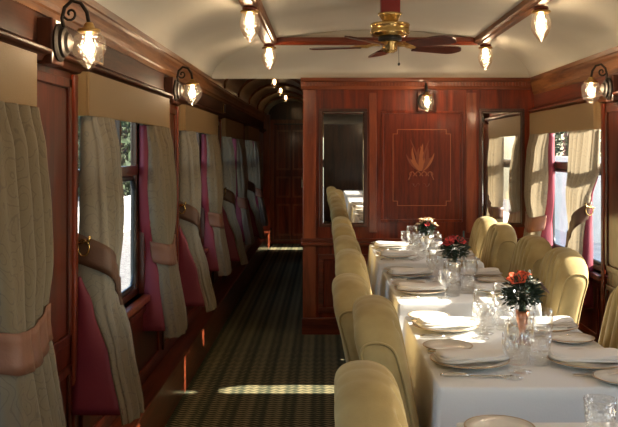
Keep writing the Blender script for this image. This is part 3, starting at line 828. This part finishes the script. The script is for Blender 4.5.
for i, y in enumerate(TC):
    lab = 'narrow dining table under the white cloth, the '+TN[i]
    if i == 0: tab0.location = (TX, y, 0); tab0['label'] = lab
    else: dup(tab0, (TX, y, 0), label=lab)
    o = cloth_mesh(i).build('tablecloth', M_CLOTH); o.location = (TX, y, .0)
    tag(o, 'white linen cloth draped over the '+TN[i], 'tablecloth', 'white tablecloths')
TT = TZ+.001
for y, wh_ in ((.225, 'beside the camera'), (-1.145, 'behind the camera')):
    dup(tab0, (TX, y, 0), label='narrow dining table under the white cloth '+wh_+', seen only in the mirror')
    o = cloth_mesh(9).build('tablecloth', M_CLOTH); o.location = (TX, y, 0)
    tag(o, 'white linen cloth on the table '+wh_+', seen only in the mirror', 'tablecloth', 'white tablecloths')
# ---- tableware prototypes (each made once at its first use, copied after)
PROTO = {}
def place_item(kind, maker, loc, rz, label, cat, group):
    if kind not in PROTO:
        t = thing(kind, label, cat, loc, rz, group); maker(t); PROTO[kind] = t; return t
    return dup(PROTO[kind], loc, rz, label, group)
def mk_plate(t):
    MB().lathe([(.0,.004),(.07,.0),(.075,.002),(.085,.008),(.122,.016),(.127,.018),(.126,.021),(.085,.012),(.07,.008),(0,.008)], n=40).build('plate_body', M_CHINA, t)
    MB().lathe([(.1235,.0195),(.1275,.0185),(.1275,.0205),(.1235,.0215),(.1235,.0195)], n=40, cap=False).build('gilt_rim', M_RIM, t)
def mk_bread(t):
    MB().lathe([(.0,.004),(.05,.0),(.055,.002),(.082,.012),(.086,.0145),(.085,.017),(.058,.009),(0,.008)], n=36).build('plate_body', M_CHINA, t)
    MB().lathe([(.0825,.0155),(.0865,.0148),(.0865,.0165),(.0825,.0172),(.0825,.0155)], n=36, cap=False).build('gilt_rim', M_RIM, t)
def mk_napkin(t):
    m = MB()
    for lay, (z0, h, sx, sy) in enumerate(((.000, .006, .118, .066), (.0055, .006, .116, .062), (.011, .006, .112, .056))):
        R = []
        for k, z in ((.006, z0), (0, z0+h*.4), (.001, z0+h*.7), (.008, z0+h), (.025, z0+h+.002), (.05, z0+h+.003)):
            pts = []
            for i in range(40):
                a = 2*PI*i/40; ca, sa = math.cos(a), math.sin(a); f = (abs(ca)**5+abs(sa)**5)**(-1/5)
                x, y = (sx-k)*ca*f, (sy-k*.8)*sa*f
                y *= 1-.22*max(0, x/sx)**2; pts.append((x, y+.004*math.sin(x*30+lay), z+.003*math.sin(x*22+lay*2)*(z > z0)+.004*(1-(y/sy)**2)*(z > z0+h*.6)))
            R.append(pts)
        m.grid(R, closed_u=True, cap=True)
    m.build('folded_linen', M_NAPK, t)
def mk_knife(t):
    MB().tube([(-.105,0,.006),(-.09,0,.007),(-.03,0,.006),(-.015,0,.005)], [.004,.0065,.006,.004], 8).build('handle', M_SILVER, t)
    MB().prism([(-.02,-.005),(.10,-.008),(.115,-.004),(.118,.004),(-.02,.005)], .003, .005, 'z').build('blade', M_SILVER, t)
def mk_fork(t):
    MB().tube([(-.10,0,.004),(-.05,0,.006),(.03,0,.007)], [.006,.004,.003], 8).build('handle', M_SILVER, t)
    m = MB(); m.prism([(.03,-.004),(.05,-.011),(.065,-.012),(.065,.012),(.05,.011),(.03,.004)], .004, .007, 'z')
    for k in range(4): m.box(.065, .105, -.0115+k*.0068, -.0085+k*.0068, .004, .006)
    m.build('tines', M_SILVER, t)
def mk_goblet(t):
    MB().lathe([(0,0),(.036,.0),(.037,.003),(.012,.007),(.006,.012),(.005,.04),(.009,.052),(.006,.062)], n=20).build('stem', M_CUT, t)
    MB().lathe([(.006,.060),(.024,.068),(.038,.088),(.042,.115),(.040,.150),(.037,.165),(.0355,.165),(.0385,.150),(.040,.115),(.036,.090),(.022,.071),(0,.064)], n=24).build('bowl', M_GLASS, t)
def mk_wine(t):
    MB().lathe([(0,0),(.031,.0),(.032,.003),(.009,.006),(.0045,.010),(.0045,.055),(.006,.062)], n=20).build('stem', M_CUT, t)
    MB().lathe([(.005,.060),(.020,.066),(.031,.085),(.033,.105),(.030,.135),(.029,.135),(.0315,.105),(.029,.087),(.018,.069),(0,.063)], n=24).build('bowl', M_GLASS, t)
def mk_tumbler(t):
    m = MB(); prof = [(0,0),(.031,0),(.033,.004),(.036,.05),(.039,.096),(.0375,.096),(.0345,.05),(.031,.012),(0,.010)]
    m.lathe(prof, n=28); m.build('tumbler_body', M_CUT, t)
def mk_shaker(t):
    MB().lathe([(0,0),(.018,0),(.020,.004),(.017,.03),(.014,.045),(0,.046)], n=16).build('jar', M_CUT, t)
    MB().lathe([(.0145,.044),(.015,.048),(.012,.056),(.004,.061),(0,.062)], n=16).build('cap', M_SILVER, t)
def mk_spoonstand(t): pass
def mk_vase_silver(t):
    MB().lathe([(0,0),(.036,0),(.038,.004),(.030,.010),(.012,.018),(.010,.030),(.016,.040),(.030,.062),(.040,.092),(.044,.118),(.042,.118),(.036,.09),(0,.06)], n=28).build('vase', M_SILVER, t)
def posy(label, loc, kind, seed):
    rnd = random.Random(seed); t = thing('flower_posy', label, 'flower arrangement', loc, 0, 'flower arrangements on the tables')
    if kind == 'orange':
        MB().lathe([(0,0),(.034,0),(.036,.006),(.024,.012),(.012,.02),(.011,.045),(.016,.06),(.021,.085),(.025,.118),(.023,.118),(.018,.09),(0,.06)], n=28).build('vase', M_COPPER, t)
    else: mk_vase_silver(t)
    m = MB(); R = .070 if kind != 'pale' else .05; cz = .178 if kind != 'pale' else .162
    for k in range(1500):
        th = rnd.uniform(0, 2*PI); cph = rnd.uniform(-.75, 1); sp = math.sqrt(1-cph*cph)
        d = Vector((sp*math.cos(th), sp*math.sin(th), cph)); rr = R*rnd.uniform(.45, 1.0)
        p = Vector((0, 0, cz))+Vector((d.x*rr*.92, d.y*rr*.92, d.z*rr*.95))
        dd = (d+Vector((rnd.gauss(0,.35), rnd.gauss(0,.35), rnd.gauss(0,.3)))).normalized(); L = rnd.uniform(.012, .030); w = rnd.uniform(.0015, .0035)
        dd.z = dd.z*.8+.12; b = dd.cross(Vector((rnd.gauss(0,1), rnd.gauss(0,1), rnd.gauss(0,1)))).normalized()
        m.add([p-b*w*.3, p+dd*L*.5-b*w, p+dd*L, p+dd*L*.5+b*w, p+b*w*.3], [(0,1,2,3,4)], mi=(0 if rnd.random() < .6 else 1))
    m.tube([(0,0,.10), (0,0,cz)], .012, 6)
    o = m.build('foliage', [M_LEAF, M_LEAF2], t); o['kind'] = 'stuff'
    def bloom(c, mat, n, L, w, open_, tilt=(0, 0), nm='bloom'):
        mm = MB(); T = Matrix.Translation(c) @ Matrix.Rotation(tilt[0], 4, 'X') @ Matrix.Rotation(tilt[1], 4, 'Y')
        for i in range(n):
            a = 2*PI*i/n+rnd.uniform(-.15, .15); rows = []
            for j in range(7):
                q = j/6; rad = L*math.sin(q*open_)+.004; z = L*(1-math.cos(q*open_))*.2+L*q*math.cos(open_*q)*.7
                ww = w*math.sin(PI*min(1, q*.9+.08))
                row = []
                for e in (-1, -.4, .4, 1):
                    x = rad; y = e*ww; zz = z-.25*ww*(1-e*e)
                    row.append((x*math.cos(a)-y*math.sin(a), x*math.sin(a)+y*math.cos(a), zz))
                rows.append(row)
            mm.grid(rows, T=T)
        return mm.build(nm, mat, t, solid=.0006)
    if kind == 'orange':
        bloom((-.022, -.022, .225), M_ORCH, 6, .040, .014, 1.1, (.5, -.2)); bloom((.004, .0, .240), M_ORCH, 6, .030, .011, .9, (-.2, .3))
        for c in ((.030, -.03, .222), (.042, -.012, .212), (-.052, -.03, .205), (.025, .035, .225)): bloom(c, M_WHITEP, 9, .017, .007, 1.2, nm='white_bud')
        bloom((.072, .0, .195), M_PINKP, 10, .026, .006, 1.5, (0, .9), nm='seed_head')
        MB().prism([(.02,-.005),(.03,.0),(.024,.006)], .20, .262, 'z').build('tall_leaf', M_LEAF2, t)
    elif kind == 'red':
        for c, L, ti in (((-.03,-.03,.215),.034,(.6,-.4)), ((.018,-.03,.222),.034,(.5,.4)), ((0,.02,.232),.032,(-.2,0)), ((-.048,.01,.207),.028,(-.2,-.7))): bloom(c, M_RED, 6, L, .016, 1.1, ti)
        for c in ((-.005,-.055,.205), (.03,-.05,.195)): bloom(c, M_WHITEP, 8, .014, .006, 1.2, nm='white_bud')
        MB().prism([(.04,-.004),(.05,.0),(.043,.006)], .20, .275, 'z').build('tall_leaf', M_LEAF2, t)
    else:
        bloom((0,-.01,.205), M_PALE, 9, .062, .006, 1.15); bloom((-.03,.0,.195), M_PALE, 8, .05, .006, 1.2, (0,-.6)); bloom((.035,-.01,.195), M_PALE, 8, .05, .006, 1.2, (.2,.7))
        for c in ((.012,-.03,.215), (-.015,.02,.215)): bloom(c, M_WHITEP, 8, .022, .009, 1.0, nm='white_bud')
        bloom((0,-.04,.19), M_RED, 6, .02, .008, 1.0, (.7, 0), nm='red_bud')
    return t
posy('orange lily posy with white buds and dark foliage in a copper vase', (.705, 3.0, TT), 'orange', 3)
posy('red flower posy with dark green foliage in a silver vase', (.672, 4.345, TT), 'red', 4)
posy('pale star-flower posy in a silver vase on the table by the partition', (.69, 5.72, TT), 'pale', 5)
def setting(ti, side, y, end, dx=0, only=None):
    """one cover: diner at the aisle (side -1) or window (side +1)"""
    sd = 'corridor' if side < 0 else 'window'
    sh = ['nearest table at the bottom edge', 'lily table', 'red flower table', 'star flower table'][ti]
    at = '%s-side %s place, %s' % (sd, end, sh)
    X = lambda d: TX+side*(HX-d)
    f = 0 if side < 0 else PI
    s = -side   # +1: diner faces +x, left hand is +y
    r = random.uniform
    g = 'tableware'
    if only is None or 'plate' in only:
        place_item('dinner_plate', mk_plate, (X(.135), y, TT), 0, 'white dinner plate under the napkin at the '+at, 'plate', 'dinner plates')
        place_item('napkin', mk_napkin, (X(.140), y+r(-.008, .008), TT+.0215), f+r(-.15, .15), 'folded white linen napkin at the '+at, 'napkin', 'folded napkins')
    if only is None or 'bread' in only:
        place_item('bread_plate', mk_bread, (X(.095), y+s*.205, TT), 0, 'small white bread plate at the '+at, 'plate', 'bread plates')
    if only is None or 'cutlery' in only:
        place_item('table_knife', mk_knife, (X(.125), y-s*.152, TT), f+r(-.04, .04), 'silver table knife at the '+at, 'knife', 'silver knives')
        place_item('table_fork', mk_fork, (X(.12), y+s*.150, TT), f+r(-.04, .04), 'silver table fork at the '+at, 'fork', 'silver forks')
    if only is None or 'glass' in only:
        place_item('water_goblet', mk_goblet, (X(.272+r(-.005, .01)), y-s*(.08+r(-.01, .01)), TT), 0, 'large stemmed water glass at the '+at, 'glass', 'water glasses')
        place_item('wine_glass', mk_wine, (X(.235+r(-.01, .01)), y-s*(.165+r(-.01, .01)), TT), 0, 'small stemmed wine glass at the '+at, 'glass', 'wine glasses')
        place_item('cut_tumbler', mk_tumbler, (X(.29), y+s*(.0+r(-.01, .01)), TT), 0, 'cut-glass tumbler at the '+at, 'glass', 'cut tumblers')
for ti in (1, 2, 3):
    for side in (-1, 1):
        for e, end in ((-1, 'near'), (1, 'far')):
            setting(ti, side, TC[ti]+e*.268, end)
    sh = ['', 'lily table', 'red flower table', 'star flower table'][ti]
    place_item('salt_shaker', mk_shaker, (TX-.02, TC[ti]-.12, TT), 0, 'small cut-glass salt shaker with silver cap on the '+sh, 'shaker', 'salt shakers')
setting(0, -1, TC[0]+.24, 'far', only=('bread',))
place_item('cut_tumbler', mk_tumbler, (.655, 2.0, TT), 0, 'cut-glass tumbler alone at the bottom right edge of the picture', 'glass', 'cut tumblers')

# ------------------------------------------------------------------ light and camera
w = bpy.data.worlds.new('sky'); bpy.context.scene.world = w; w.use_nodes = True
nt = w.node_tree; bg = nt.nodes['Background']
sky = nt.nodes.new('ShaderNodeTexSky'); sky.sky_type = 'NISHITA'; sky.sun_disc = False
sky.sun_elevation = math.radians(29); sky.sun_rotation = math.radians(90); sky.dust_density = 1.0
nt.links.new(sky.outputs[0], bg.inputs['Color']); bg.inputs['Strength'].default_value = .65
sl = bpy.data.lights.new('sun', 'SUN'); sl.energy = 29; sl.color = (1, .93, .82); sl.angle = math.radians(.6)
so = bpy.data.objects.new('sun', sl); C.objects.link(so)
el = math.radians(29); dirv = Vector((-math.cos(el), 0, -math.sin(el)))
so.rotation_euler = dirv.to_track_quat('-Z', 'Y').to_euler(); so.location = (20, 5, 12)
cam = bpy.data.cameras.new('camera'); co_ = bpy.data.objects.new('camera', cam); C.objects.link(co_)
co_.location = (0, 0, EYE); co_.rotation_euler = (PI/2, 0, 0)
cam.sensor_width = 36; cam.lens = 36*F/618
cam.shift_x = -16/618; cam.shift_y = -61.5/618
cam.clip_start = .05
sc = bpy.context.scene; sc.camera = co_
sc.view_settings.view_transform = 'Standard'; sc.view_settings.look = 'None'; sc.view_settings.gamma = 1
sc.view_settings.use_curve_mapping = False
sc.view_settings.exposure = 0.
sc.cycles.use_denoising = True
sc.cycles.max_bounces = 12; sc.cycles.diffuse_bounces = 6; sc.cycles.transparent_max_bounces = 24
sc.cycles.sample_clamp_indirect = 6
